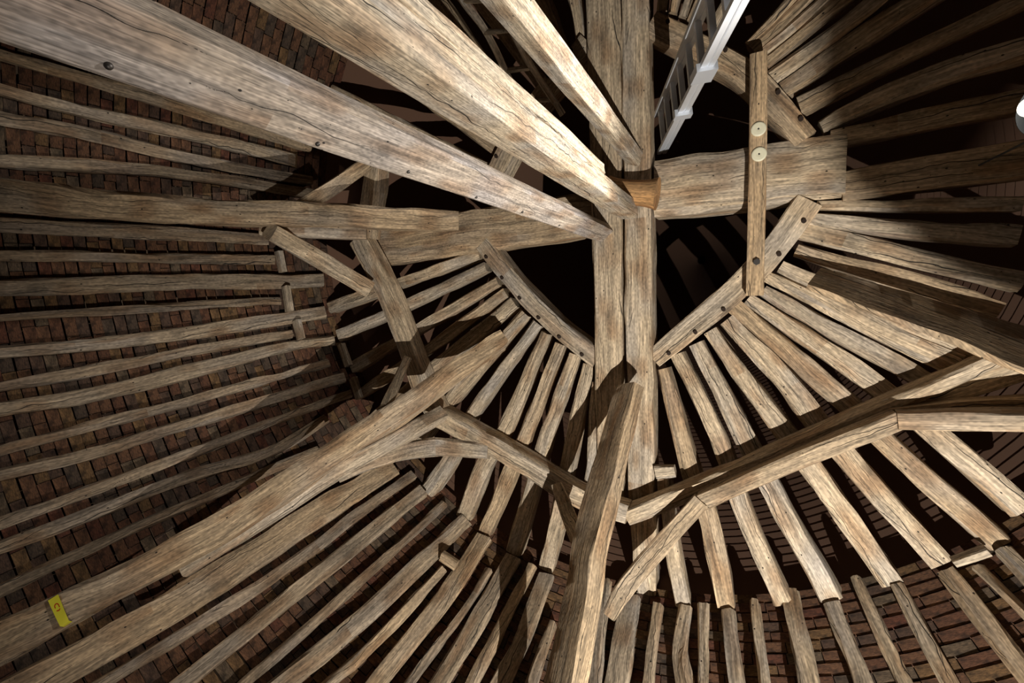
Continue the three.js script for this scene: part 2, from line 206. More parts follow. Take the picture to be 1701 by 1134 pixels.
    {"n":"rafter","l":"fourth shadowed rafter from the collar planks, behind the mast posts","c":"rafter","p":[[-0.941,5.962,0.915,0.121],[-1.404,5.892,1.431,0.136],[-1.844,5.819,2.031,0.151],[-2.039,5.788,2.261,0.149],[-2.402,5.732,2.693,0.149]],"d":0.17,"m":1,"g":"shadowed rafters behind the mast","ch":0.016,"wob":0.01},
    {"n":"rafter","l":"fifth shadowed rafter from the collar planks, behind the mast posts","c":"rafter","p":[[-1.097,5.961,0.737,0.114],[-1.813,5.861,1.443,0.13],[-2.494,5.764,2.136,0.146],[-2.722,5.732,2.369,0.146]],"d":0.17,"m":0,"g":"shadowed rafters behind the mast","ch":0.016,"wob":0.01},
    {"n":"rafter","l":"sixth shadowed rafter from the collar planks, behind the mast posts","c":"rafter","p":[[-1.229,5.958,0.549,0.116],[-2.117,5.85,1.198,0.133],[-2.847,5.76,1.731,0.138],[-3.071,5.732,1.895,0.138]],"d":0.17,"m":1,"g":"shadowed rafters behind the mast","ch":0.016,"wob":0.01},
    {"n":"rafter","l":"seventh shadowed rafter from the collar planks, behind the mast posts","c":"rafter","p":[[-1.324,5.955,0.373,0.118],[-2.285,5.848,0.887,0.124],[-3.213,5.743,1.382,0.131],[-3.311,5.732,1.435,0.131]],"d":0.17,"m":0,"g":"shadowed rafters behind the mast","ch":0.016,"wob":0.01},
    {"n":"rafter","l":"eighth shadowed rafter from the collar planks, behind the mast posts","c":"rafter","p":[[-1.4,5.951,0.215,0.107],[-2.304,5.856,0.545,0.114],[-3.382,5.742,0.946,0.121],[-3.473,5.732,0.98,0.121]],"d":0.17,"m":1,"g":"shadowed rafters behind the mast","ch":0.016,"wob":0.01},
    {"n":"purlin","l":"purlin crossing behind the stub of the left strut, running up to the grey mast post","c":"purlin","p":[[-2.797,5.627,-0.248,0.228],[-2.68,5.639,0.213,0.216],[-2.61,5.639,0.617,0.205]],"d":0.2,"m":0,"ch":0.02,"wob":0.012},
    {"n":"purlin","l":"long purlin sloping down from the left strut to the crossing of the taped strut","c":"purlin","p":[[-2.88,5.618,-0.266,0.233],[-2.492,5.642,-0.923,0.241],[-2.001,5.627,-1.97,0.23],[-1.843,5.62,-2.21,0.226]],"d":0.2,"m":0,"ch":0.02,"wob":0.012},
    {"n":"purlin","l":"purlin from the taped strut to the crooked strut under the lower left fan","c":"purlin","p":[[-1.847,5.621,-2.188,0.231],[-0.869,5.64,-2.534,0.214],[-0.203,5.627,-2.793,0.2],[0.211,5.622,-2.843,0.188]],"d":0.2,"m":0,"ch":0.02,"wob":0.012},
    {"n":"purlin","l":"shadowed olive purlin above the pale arched braces in the lit fan","c":"purlin","p":[[0.208,5.62,-2.866,0.144],[0.965,5.652,-2.369,0.126],[1.487,5.657,-2.014,0.117],[1.917,5.651,-1.702,0.109],[2.24,5.64,-1.469,0.103],[2.612,5.62,-1.201,0.1]],"d":0.2,"m":0,"ch":0.02,"wob":0.012},
    {"n":"strut","l":"left strut with square cut end below the grey mast post","c":"strut","p":[[-1.592,5.626,-0.151,0.17],[-2.292,5.025,-0.141,0.2],[-3.067,4.362,-0.147,0.215],[-3.915,3.636,-0.117,0.244],[-4.362,3.245,-0.082,0.267],[-5.065,2.63,-0.03,0.267]],"d":0.2,"m":1,"ch":0.025,"wob":0.014},
    {"n":"strut","l":"long raking strut with yellow tape at its lower end","c":"strut","p":[[-1.113,5.689,-1.343,0.153],[-1.394,5.274,-1.61,0.159],[-1.587,4.97,-1.826,0.164],[-2.003,4.358,-2.217,0.177],[-2.467,3.658,-2.66,0.213],[-2.855,3.164,-2.903,0.232],[-3.273,2.676,-3.146,0.258],[-3.759,2.106,-3.433,0.258]],"d":0.26,"m":1,"ch":0.025,"wob":0.014},
    {"n":"strut","l":"crooked strut with bright white edge under the collar planks","c":"strut","p":[[0.204,5.54,-1.669,0.221],[0.169,5.275,-2.03,0.258],[0.14,5.041,-2.352,0.267],[0.093,4.75,-2.751,0.261],[0.111,4.572,-2.992,0.272],[0.103,4.24,-3.446,0.3],[0.083,3.373,-4.63,0.3]],"d":0.13,"m":1,"ch":0.008,"wob":0.014,"nh":[0.552,0.834,0.0]},
    {"n":"strut","l":"dark olive strut with thin white lit lower edge, in the lit fan","c":"strut","p":[[1.493,5.613,-0.752,0.291],[1.988,5.494,-0.942,0.368],[2.533,5.363,-1.172,0.47],[3.651,5.094,-1.643,0.47]],"d":0.05,"m":1,"ch":0.008,"wob":0.014,"nh":[-0.207,0.518,-0.83]},
    {"n":"strut","l":"short stub nailed along the underside of the left strut","c":"strut","p":[[-2.341,5.132,-0.29,0.116],[-2.719,4.829,-0.285,0.113],[-3.091,4.536,-0.269,0.11]],"d":0.14,"m":3,"ch":0.012,"wob":0.006},
    {"n":"strut","l":"slim brace lying along the taped strut, ending on the purlin","c":"brace","p":[[-1.672,5.413,-2.112,0.144],[-1.786,4.664,-2.237,0.131],[-2.041,4.368,-2.415,0.115],[-2.404,3.883,-2.726,0.098],[-2.756,3.469,-3.008,0.084]],"d":0.12,"m":3,"ch":0.01,"wob":0.006},
    {"n":"brace","l":"sawn brace between the left strut and the long purlin","c":"brace","p":[[-2.857,4.452,-0.301,0.152],[-2.854,5.025,-0.542,0.184],[-2.646,5.459,-0.832,0.183]],"d":0.15,"m":0,"ch":0.02,"wob":0.006,"nh":[-0.742,0.669,0.048]},
    {"n":"brace","l":"shadowed brace meeting the purlin beside the grey mast post","c":"brace","p":[[-2.647,5.478,0.483,0.137],[-2.779,5.119,0.193,0.142],[-2.813,4.523,-0.201,0.128]],"d":0.14,"m":1,"ch":0.012,"wob":0.006,"nh":[-0.719,0.668,0.193]},
    {"n":"brace","l":"small brace from the long purlin down to the taped strut","c":"brace","p":[[-2.115,5.411,-1.584,0.093],[-1.836,4.753,-1.924,0.096]],"d":0.12,"m":0,"ch":0.012,"wob":0.006,"nh":[-0.635,0.748,-0.191]},
    {"n":"brace","l":"pale curved brace under the purlin of the lower left fan","c":"brace","p":[[-1.214,5.582,-2.484,0.154],[-1.792,5.443,-2.491,0.197],[-1.886,4.592,-2.356,0.142],[-2.054,4.367,-2.448,0.113]],"d":0.15,"m":3,"ch":0.03,"wob":0.006,"nh":[-0.587,0.731,-0.348]},
    {"n":"brace","l":"short dark sided brace from the purlin down to the crooked strut","c":"brace","p":[[-0.407,5.446,-2.666,0.111],[-0.219,5.231,-2.811,0.125],[0.022,4.83,-2.861,0.102]],"d":0.16,"m":0,"ch":0.012,"wob":0.006,"nh":[-0.29,0.844,-0.451]},
    {"n":"arch_brace","l":"steep pale brace with long crack, foot on the paired eave rafters","c":"brace","p":[[0.826,5.487,-2.536,0.136],[0.512,5.387,-2.991,0.148],[0.254,5.285,-3.385,0.143],[0.163,5.179,-3.569,0.108]],"d":0.18,"m":12,"ch":0.016,"wob":0.006,"nh":[-0.13,0.842,-0.524]},
    {"n":"arch_brace","l":"long pale brace lying under the olive purlin in the lit fan","c":"brace","p":[[0.83,5.505,-2.55,0.124],[1.477,5.505,-2.076,0.13],[2.029,5.505,-1.701,0.123]],"d":0.17,"m":12,"ch":0.02,"wob":0.006},
    {"n":"arch_brace","l":"level pale brace leaving the frame below the dark olive strut","c":"brace","p":[[2.016,5.484,-1.706,0.115],[2.329,5.444,-1.657,0.112],[2.581,5.383,-1.611,0.109],[3.179,5.237,-1.501,0.109]],"d":0.17,"m":12,"ch":0.012,"wob":0.006},
    {"n":"brace","l":"shaded olive brace directly above the level pale brace","c":"brace","p":[[1.993,5.59,-1.677,0.067],[2.361,5.59,-1.592,0.072],[2.643,5.59,-1.543,0.076],[3.185,5.59,-1.45,0.076]],"d":0.14,"m":1,"ch":0.012,"wob":0.006},
    {"n":"brace","l":"lit wedge of brace between olive purlin and dark olive strut","c":"brace","p":[[2.22,5.71,-1.607,0.106],[2.458,5.71,-1.474,0.133],[2.657,5.71,-1.359,0.136],[3.242,5.71,-1.023,0.136]],"d":0.1,"m":0,"ch":0.012,"wob":0.006},
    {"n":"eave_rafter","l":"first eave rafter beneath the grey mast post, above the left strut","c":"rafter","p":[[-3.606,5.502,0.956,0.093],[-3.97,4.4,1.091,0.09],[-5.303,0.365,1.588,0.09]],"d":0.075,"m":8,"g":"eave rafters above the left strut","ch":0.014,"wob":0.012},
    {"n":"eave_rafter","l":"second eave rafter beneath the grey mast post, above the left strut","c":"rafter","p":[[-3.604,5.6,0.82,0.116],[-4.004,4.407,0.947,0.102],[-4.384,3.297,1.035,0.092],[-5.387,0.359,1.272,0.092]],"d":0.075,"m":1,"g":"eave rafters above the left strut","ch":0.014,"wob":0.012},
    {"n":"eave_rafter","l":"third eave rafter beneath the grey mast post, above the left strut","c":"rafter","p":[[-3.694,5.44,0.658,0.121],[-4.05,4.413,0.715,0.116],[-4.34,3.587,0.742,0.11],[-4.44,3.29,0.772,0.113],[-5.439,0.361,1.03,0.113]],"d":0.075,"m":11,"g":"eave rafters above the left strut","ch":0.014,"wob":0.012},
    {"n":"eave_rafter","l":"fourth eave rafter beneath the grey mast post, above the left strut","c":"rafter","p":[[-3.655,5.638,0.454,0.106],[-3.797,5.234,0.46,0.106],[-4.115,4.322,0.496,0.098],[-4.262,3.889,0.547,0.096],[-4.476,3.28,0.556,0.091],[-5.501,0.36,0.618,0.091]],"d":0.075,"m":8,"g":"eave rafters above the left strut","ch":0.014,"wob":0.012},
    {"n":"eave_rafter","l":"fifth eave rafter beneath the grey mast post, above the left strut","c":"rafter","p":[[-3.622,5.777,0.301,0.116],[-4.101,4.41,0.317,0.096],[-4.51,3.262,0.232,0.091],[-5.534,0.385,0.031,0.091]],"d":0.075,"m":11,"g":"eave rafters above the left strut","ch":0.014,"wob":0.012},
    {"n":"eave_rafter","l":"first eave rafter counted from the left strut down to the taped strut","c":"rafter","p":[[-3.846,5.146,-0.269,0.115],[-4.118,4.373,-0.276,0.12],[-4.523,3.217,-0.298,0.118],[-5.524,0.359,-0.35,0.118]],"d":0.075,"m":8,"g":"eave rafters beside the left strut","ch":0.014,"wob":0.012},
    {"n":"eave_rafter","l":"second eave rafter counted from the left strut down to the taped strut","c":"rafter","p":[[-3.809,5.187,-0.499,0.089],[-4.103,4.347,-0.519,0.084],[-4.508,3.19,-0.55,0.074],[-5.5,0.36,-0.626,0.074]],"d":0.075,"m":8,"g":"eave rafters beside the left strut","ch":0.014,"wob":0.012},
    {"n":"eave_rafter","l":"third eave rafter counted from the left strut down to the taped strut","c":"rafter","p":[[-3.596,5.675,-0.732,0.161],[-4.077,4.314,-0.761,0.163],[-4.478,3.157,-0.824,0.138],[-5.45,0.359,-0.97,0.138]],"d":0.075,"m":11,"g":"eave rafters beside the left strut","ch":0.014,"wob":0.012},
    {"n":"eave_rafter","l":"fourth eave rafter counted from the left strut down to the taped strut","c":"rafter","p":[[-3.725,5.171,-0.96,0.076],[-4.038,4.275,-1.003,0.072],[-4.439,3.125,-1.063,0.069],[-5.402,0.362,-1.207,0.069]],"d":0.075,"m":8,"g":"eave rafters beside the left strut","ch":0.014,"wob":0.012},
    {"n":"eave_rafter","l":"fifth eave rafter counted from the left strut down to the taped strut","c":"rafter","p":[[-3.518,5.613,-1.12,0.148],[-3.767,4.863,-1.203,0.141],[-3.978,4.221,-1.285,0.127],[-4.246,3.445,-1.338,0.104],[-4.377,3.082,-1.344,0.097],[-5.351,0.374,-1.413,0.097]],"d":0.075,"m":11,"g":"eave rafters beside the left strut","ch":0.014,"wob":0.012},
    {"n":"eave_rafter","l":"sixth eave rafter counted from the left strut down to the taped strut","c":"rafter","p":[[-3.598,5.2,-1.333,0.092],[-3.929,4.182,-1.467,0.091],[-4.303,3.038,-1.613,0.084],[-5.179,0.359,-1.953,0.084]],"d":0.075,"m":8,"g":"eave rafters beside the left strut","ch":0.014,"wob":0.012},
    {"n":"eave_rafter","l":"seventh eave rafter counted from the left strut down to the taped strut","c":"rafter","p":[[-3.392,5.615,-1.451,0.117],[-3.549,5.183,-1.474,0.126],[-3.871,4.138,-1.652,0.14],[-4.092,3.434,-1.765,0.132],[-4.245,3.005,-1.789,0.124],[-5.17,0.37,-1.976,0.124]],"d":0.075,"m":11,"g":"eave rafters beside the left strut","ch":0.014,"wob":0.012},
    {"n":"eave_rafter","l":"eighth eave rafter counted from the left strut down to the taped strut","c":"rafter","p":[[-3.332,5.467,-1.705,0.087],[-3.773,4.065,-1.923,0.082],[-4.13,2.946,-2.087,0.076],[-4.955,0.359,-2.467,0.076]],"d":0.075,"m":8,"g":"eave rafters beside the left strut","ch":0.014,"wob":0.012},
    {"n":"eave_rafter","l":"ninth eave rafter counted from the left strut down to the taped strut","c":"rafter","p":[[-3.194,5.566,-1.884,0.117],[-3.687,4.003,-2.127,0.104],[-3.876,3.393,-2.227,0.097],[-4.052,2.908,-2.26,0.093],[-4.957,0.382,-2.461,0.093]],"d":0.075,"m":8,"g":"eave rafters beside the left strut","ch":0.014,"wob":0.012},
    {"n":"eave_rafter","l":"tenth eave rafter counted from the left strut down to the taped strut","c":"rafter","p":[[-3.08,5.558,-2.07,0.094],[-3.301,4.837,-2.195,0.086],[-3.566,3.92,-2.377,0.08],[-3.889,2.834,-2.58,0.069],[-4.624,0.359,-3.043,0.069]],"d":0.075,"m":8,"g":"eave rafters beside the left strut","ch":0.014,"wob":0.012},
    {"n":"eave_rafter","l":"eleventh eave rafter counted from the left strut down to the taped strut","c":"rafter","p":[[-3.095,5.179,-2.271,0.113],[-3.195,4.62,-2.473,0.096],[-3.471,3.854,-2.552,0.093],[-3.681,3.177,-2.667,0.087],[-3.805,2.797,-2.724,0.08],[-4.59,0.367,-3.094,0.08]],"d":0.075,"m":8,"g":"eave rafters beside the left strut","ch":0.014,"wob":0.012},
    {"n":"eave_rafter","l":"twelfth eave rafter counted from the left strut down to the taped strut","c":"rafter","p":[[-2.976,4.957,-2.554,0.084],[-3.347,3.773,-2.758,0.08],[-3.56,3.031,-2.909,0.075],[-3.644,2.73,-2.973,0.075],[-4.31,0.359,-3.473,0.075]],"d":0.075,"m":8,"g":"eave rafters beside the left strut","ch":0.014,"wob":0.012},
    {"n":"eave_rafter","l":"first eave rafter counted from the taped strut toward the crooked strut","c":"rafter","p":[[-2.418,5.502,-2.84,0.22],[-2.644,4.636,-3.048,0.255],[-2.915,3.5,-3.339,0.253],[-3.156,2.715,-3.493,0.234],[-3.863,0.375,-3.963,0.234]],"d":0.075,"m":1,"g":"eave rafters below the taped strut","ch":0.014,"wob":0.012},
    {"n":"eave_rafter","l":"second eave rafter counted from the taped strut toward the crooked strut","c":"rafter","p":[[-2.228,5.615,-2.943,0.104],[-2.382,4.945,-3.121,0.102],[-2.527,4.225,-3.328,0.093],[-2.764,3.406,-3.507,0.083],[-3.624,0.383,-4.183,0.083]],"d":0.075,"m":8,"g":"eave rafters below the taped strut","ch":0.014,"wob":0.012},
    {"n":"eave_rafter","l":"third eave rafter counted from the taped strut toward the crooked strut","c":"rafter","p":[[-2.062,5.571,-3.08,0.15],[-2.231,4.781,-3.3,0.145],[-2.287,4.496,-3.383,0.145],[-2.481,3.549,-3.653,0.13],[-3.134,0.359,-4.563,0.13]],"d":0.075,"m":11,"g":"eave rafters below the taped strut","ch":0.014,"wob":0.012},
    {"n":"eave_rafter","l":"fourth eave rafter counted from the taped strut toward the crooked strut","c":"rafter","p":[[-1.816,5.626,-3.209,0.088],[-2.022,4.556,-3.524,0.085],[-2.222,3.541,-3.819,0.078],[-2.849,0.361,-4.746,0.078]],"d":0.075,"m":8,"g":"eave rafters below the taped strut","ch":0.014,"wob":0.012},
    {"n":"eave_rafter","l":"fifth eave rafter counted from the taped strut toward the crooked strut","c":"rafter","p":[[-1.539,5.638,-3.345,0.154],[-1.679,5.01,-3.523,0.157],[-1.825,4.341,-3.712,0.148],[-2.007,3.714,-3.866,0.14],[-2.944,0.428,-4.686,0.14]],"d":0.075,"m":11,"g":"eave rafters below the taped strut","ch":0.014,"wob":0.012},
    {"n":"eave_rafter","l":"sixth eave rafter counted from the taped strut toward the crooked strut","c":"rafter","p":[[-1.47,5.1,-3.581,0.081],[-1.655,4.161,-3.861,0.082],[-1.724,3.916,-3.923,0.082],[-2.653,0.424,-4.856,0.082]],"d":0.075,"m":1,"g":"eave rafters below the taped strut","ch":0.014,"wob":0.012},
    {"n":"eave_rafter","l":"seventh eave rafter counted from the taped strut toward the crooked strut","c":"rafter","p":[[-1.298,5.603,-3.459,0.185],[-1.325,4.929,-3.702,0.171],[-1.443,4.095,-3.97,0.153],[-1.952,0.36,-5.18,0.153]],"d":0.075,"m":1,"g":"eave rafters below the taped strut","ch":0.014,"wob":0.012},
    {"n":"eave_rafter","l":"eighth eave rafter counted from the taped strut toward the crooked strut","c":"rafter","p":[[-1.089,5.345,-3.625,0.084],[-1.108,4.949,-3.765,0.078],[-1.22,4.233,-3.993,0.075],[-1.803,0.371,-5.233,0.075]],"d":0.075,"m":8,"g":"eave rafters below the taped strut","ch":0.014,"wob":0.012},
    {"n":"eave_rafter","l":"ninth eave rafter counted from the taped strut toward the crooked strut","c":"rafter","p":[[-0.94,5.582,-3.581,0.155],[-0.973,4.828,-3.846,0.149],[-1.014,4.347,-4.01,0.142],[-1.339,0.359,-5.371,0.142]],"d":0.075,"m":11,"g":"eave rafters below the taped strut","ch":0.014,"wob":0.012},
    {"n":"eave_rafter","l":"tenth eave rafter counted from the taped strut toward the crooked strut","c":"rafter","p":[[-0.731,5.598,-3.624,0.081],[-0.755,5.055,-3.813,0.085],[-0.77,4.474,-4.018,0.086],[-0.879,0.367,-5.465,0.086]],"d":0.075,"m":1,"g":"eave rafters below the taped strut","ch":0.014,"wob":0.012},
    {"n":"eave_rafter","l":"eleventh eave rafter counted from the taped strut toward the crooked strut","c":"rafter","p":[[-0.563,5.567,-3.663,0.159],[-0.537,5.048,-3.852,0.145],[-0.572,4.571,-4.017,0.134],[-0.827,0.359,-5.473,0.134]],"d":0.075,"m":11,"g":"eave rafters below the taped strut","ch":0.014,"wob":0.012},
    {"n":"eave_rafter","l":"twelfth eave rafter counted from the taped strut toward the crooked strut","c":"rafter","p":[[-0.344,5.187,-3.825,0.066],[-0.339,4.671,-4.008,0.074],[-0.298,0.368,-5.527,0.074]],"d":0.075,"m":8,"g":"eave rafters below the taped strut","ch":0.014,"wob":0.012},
    {"n":"eave_rafter","l":"first eave rafter counted from the crooked strut toward the lower right corner","c":"rafter","p":[[-0.009,5.729,-3.647,0.108],[0.146,4.846,-3.955,0.099],[0.904,0.531,-5.459,0.099]],"d":0.075,"m":3,"g":"eave rafters of the lower right corner","ch":0.014,"wob":0.012},
    {"n":"eave_rafter","l":"second eave rafter counted from the crooked strut toward the lower right corner","c":"rafter","p":[[0.247,5.646,-3.672,0.177],[0.292,4.892,-3.934,0.178],[0.556,0.366,-5.507,0.178]],"d":0.075,"m":3,"g":"eave rafters of the lower right corner","ch":0.014,"wob":0.012},
    {"n":"eave_rafter","l":"third eave rafter counted from the crooked strut toward the lower right corner","c":"rafter","p":[[0.504,5.613,-3.657,0.082],[0.531,4.955,-3.887,0.08],[0.718,0.359,-5.489,0.08]],"d":0.075,"m":0,"g":"eave rafters of the lower right corner","ch":0.014,"wob":0.012},
    {"n":"eave_rafter","l":"fourth eave rafter counted from the crooked strut toward the lower right corner","c":"rafter","p":[[0.725,5.625,-3.615,0.116],[0.732,5.236,-3.753,0.121],[0.793,5.006,-3.82,0.12],[1.767,0.485,-5.244,0.12]],"d":0.075,"m":0,"g":"eave rafters of the lower right corner","ch":0.014,"wob":0.012},
    {"n":"eave_rafter","l":"fifth eave rafter counted from the crooked strut toward the lower right corner","c":"rafter","p":[[0.872,5.661,-3.57,0.084],[0.927,5.028,-3.785,0.081],[1.331,0.359,-5.373,0.081]],"d":0.075,"m":0,"g":"eave rafters of the lower right corner","ch":0.014,"wob":0.012},
    {"n":"eave_rafter","l":"sixth eave rafter counted from the crooked strut toward the lower right corner","c":"rafter","p":[[1.063,5.617,-3.534,0.099],[1.148,5.053,-3.714,0.098],[1.854,0.375,-5.215,0.098]],"d":0.075,"m":3,"g":"eave rafters of the lower right corner","ch":0.014,"wob":0.012},
    {"n":"eave_rafter","l":"seventh eave rafter counted from the crooked strut toward the lower right corner","c":"rafter","p":[[1.266,5.7,-3.435,0.078],[1.325,5.065,-3.651,0.079],[1.761,0.364,-5.248,0.079]],"d":0.075,"m":0,"g":"eave rafters of the lower right corner","ch":0.014,"wob":0.012},
    {"n":"eave_rafter","l":"eighth eave rafter counted from the crooked strut toward the lower right corner","c":"rafter","p":[[1.502,5.778,-3.309,0.118],[1.586,5.068,-3.544,0.117],[2.146,0.364,-5.102,0.117]],"d":0.075,"m":0,"g":"eave rafters of the lower right corner","ch":0.014,"wob":0.012},
    {"n":"eave_rafter","l":"ninth eave rafter counted from the crooked strut toward the lower right corner","c":"rafter","p":[[1.783,5.613,-3.233,0.11],[1.879,5.048,-3.406,0.098],[2.679,0.359,-4.844,0.098]],"d":0.075,"m":3,"g":"eave rafters of the lower right corner","ch":0.014,"wob":0.012},
    {"n":"eave_rafter","l":"tenth eave rafter counted from the crooked strut toward the lower right corner","c":"rafter","p":[[1.942,5.773,-3.074,0.073],[2.078,5.021,-3.3,0.079],[2.923,0.359,-4.701,0.079]],"d":0.075,"m":0,"g":"eave rafters of the lower right corner","ch":0.014,"wob":0.012},
    {"n":"eave_rafter","l":"eleventh eave rafter counted from the crooked strut toward the lower right corner","c":"rafter","p":[[2.157,5.637,-2.985,0.095],[2.27,4.982,-3.187,0.1],[3.066,0.369,-4.609,0.1]],"d":0.075,"m":0,"g":"eave rafters of the lower right corner","ch":0.014,"wob":0.012},
    {"n":"eave_rafter","l":"twelfth eave rafter counted from the crooked strut toward the lower right corner","c":"rafter","p":[[2.413,5.619,-2.791,0.108],[2.549,5.018,-2.952,0.101],[3.61,0.359,-4.196,0.101]],"d":0.075,"m":1,"g":"eave rafters of the lower right corner","ch":0.014,"wob":0.012},
    {"n":"eave_rafter","l":"thirteenth eave rafter counted from the crooked strut toward the lower right corner","c":"rafter","p":[[2.557,5.57,-2.684,0.065],[2.654,5.213,-2.764,0.064],[3.972,0.37,-3.855,0.064]],"d":0.075,"m":0,"g":"eave rafters of the lower right corner","ch":0.014,"wob":0.012},
    {"n":"eave_rafter","l":"fourteenth eave rafter counted from the crooked strut toward the lower right corner","c":"rafter","p":[[2.675,5.598,-2.551,0.094],[2.731,5.329,-2.629,0.092],[3.761,0.388,-4.061,0.092]],"d":0.075,"m":3,"g":"eave rafters of the lower right corner","ch":0.014,"wob":0.012},
    {"n":"trimmer","l":"topmost of the small trimmer strips across the left eave rafters","c":"trimmer","p":[[-3.734,5.197,-0.402,0.081],[-3.697,5.207,-0.639,0.081]],"d":0.06,"m":3,"ch":0.004,"wob":0.002},
    {"n":"trimmer","l":"second small trimmer strip, pale, below a cracked eave rafter","c":"trimmer","p":[[-3.664,5.211,-0.8,0.092],[-3.599,5.188,-1.086,0.092]],"d":0.06,"m":3,"ch":0.004,"wob":0.002},
    {"n":"trimmer","l":"third small trimmer strip between two pale eave rafters","c":"trimmer","p":[[-3.548,5.236,-1.19,0.091],[-3.476,5.221,-1.401,0.091]],"d":0.06,"m":3,"ch":0.004,"wob":0.002},
    {"n":"trimmer","l":"fourth small trimmer strip, in deep shadow","c":"trimmer","p":[[-3.281,5.624,-1.496,0.089],[-3.157,5.614,-1.75,0.089]],"d":0.06,"m":3,"ch":0.004,"wob":0.002},
    {"n":"trimmer","l":"lowest small trimmer strip with a notched end","c":"trimmer","p":[[-3.081,5.6,-1.89,0.099],[-2.948,5.56,-2.116,0.079]],"d":0.06,"m":3,"ch":0.004,"wob":0.002},
    {"n":"trimmer","l":"short trimmer board at the top of a green eave rafter","c":"trimmer","p":[[-1.512,5.133,-3.463,0.096],[-1.342,5.142,-3.528,0.095]],"d":0.06,"m":1,"ch":0.004,"wob":0.002},
    {"n":"trimmer","l":"bluish trimmer across the last eave rafters near the lower right corner","c":"trimmer","p":[[2.425,5.585,-2.689,0.049],[2.581,5.566,-2.549,0.051]],"d":0.07,"m":3,"ch":0.004,"wob":0.003},
    {"n":"timber_block","l":"small wedge block beside the wider collar plank, over the olive purlin","c":"block","p":[[0.418,5.742,-2.468,0.12],[0.585,5.743,-2.426,0.097]],"d":0.09,"m":3,"ch":0.014,"wob":0.006},
    {"n":"timber_block","l":"upright offcut hanging under the small wedge block","c":"block","p":[[0.489,5.761,-2.523,0.104],[0.51,5.739,-2.736,0.104]],"d":0.08,"m":1,"ch":0.008,"wob":0.006},
    {"n":"plank","l":"upright plank with two white discs under the thick tie beam","c":"plank","p":[[1.048,5.725,0.93,0.119],[1.092,5.725,-0.004,0.122],[1.123,5.725,-0.879,0.121]],"d":0.09,"m":5,"ch":0.008,"wob":0.003}
  ],
  posts: [
    {"n":"mast_post","l":"grey violet mast post with bolts, lowest of the three","q":[[-0.133,-0.413],[-0.02,-0.312],[-0.08,-0.245],[-0.193,-0.346]],"top":5.74,"m":10},
    {"n":"mast_post","l":"thick pale mast post with holes, brightly lit, in the middle","q":[[0.034,-0.218],[0.19,-0.209],[0.183,-0.078],[0.027,-0.086]],"top":5.74,"m":7},
    {"n":"mast_post","l":"slim pale mast post beside the twin collar beams","q":[[0.081,0.245],[0.185,0.218],[0.215,0.332],[0.111,0.359]],"top":5.74,"m":7},
    {"n":"mast_post","l":"rounded half post fixed along the thick pale mast post","q":[[0.074,-0.084],[0.183,-0.078],[0.179,-0.01],[0.07,-0.016]],"top":4.65,"m":7}
  ],
  extra: {"ladder": [[0.725, 4.75, 0.847], [0.767, 4.75, 0.521], [0.284, 6.04, 0.722], [0.306, 6.04, 0.393]], "wl": [[[-0.902, 4.45, 1.337], [-0.872, 4.63, 1.232], [-0.82, 4.87, 1.118], [-0.773, 5.08, 0.935], [-0.698, 5.35, 0.68]], [[-0.642, 4.45, 1.264], [-0.627, 4.63, 1.17], [-0.605, 4.87, 1.082], [-0.551, 5.08, 0.926], [-0.37, 5.35, 0.603]]], "wr": [[[-0.872, 4.63, 1.232], [-0.627, 4.63, 1.17]], [[-0.825, 4.86, 1.11], [-0.595, 4.86, 1.075]], [[-0.772, 5.1, 0.92], [-0.529, 5.1, 0.899]], [[-0.721, 5.29, 0.746], [-0.428, 5.29, 0.71]]], "bearing": [[-0.048, 5.66, 0.014], [0.358, 5.66, -0.042]], "bulb": [2.094, 4.45, -0.043], "discs": [[1.079, 5.675, 0.375], [1.093, 5.675, 0.19]], "disc_r": 0.0532, "planknut": [1.121, 5.675, -0.618], "tape": [[-3.041, 2.809, -2.892], [-3.0, 2.809, -2.94], [-2.96, 2.809, -2.988], [-2.915, 2.81, -3.039], [-2.924, 2.83, -3.062], [-2.979, 2.856, -3.109]]}
};

// ------------------------------------------------------------------ the shell: roof, wall, floor
const R_EAVE = 3.6414, Y_EAVE = 5.6433, SLOPE = 2.85, THETA = Math.atan(SLOPE);   // the steep cone that the eave rafters follow
const NX = Math.sin(THETA), NY = Math.cos(THETA), coneY = (r) => Y_EAVE - SLOPE * (r - R_EAVE);
function lathe(pts, seg = 96) { return new THREE.LatheGeometry(pts.map(([r, y]) => new THREE.Vector2(r, y)), seg); }
{
  const oldTile = new THREE.MeshStandardMaterial({ color: 0x6e5140, roughness: 0.95 });
  const inner = [], outer = [];
  for (let r = 3.82; r > 0.12; r -= 0.031) { inner.push([r + 0.01, coneY(r) + 0.52], [r - 0.031, coneY(r - 0.031) + 0.52]); }
  for (let k = inner.length - 1; k >= 0; k--) outer.push([inner[k][0] + 0.06, inner[k][1] + 0.05]);
  tag(mesh('roof_upper', lathe([...inner, ...outer, inner[0]]), oldTile, scene), 'tiled underside of the upper cone above the joists', 'roof', null, 'structure');
  const earth = new THREE.MeshStandardMaterial({ color: 0x5a5044, roughness: 0.97 });
  tag(mesh('floor', lathe([[0.001, -0.1], [6.0, -0.1], [6.0, 0], [0.001, 0]]), earth, scene), 'boarded floor of the tower loft', 'floor', null, 'structure');
}
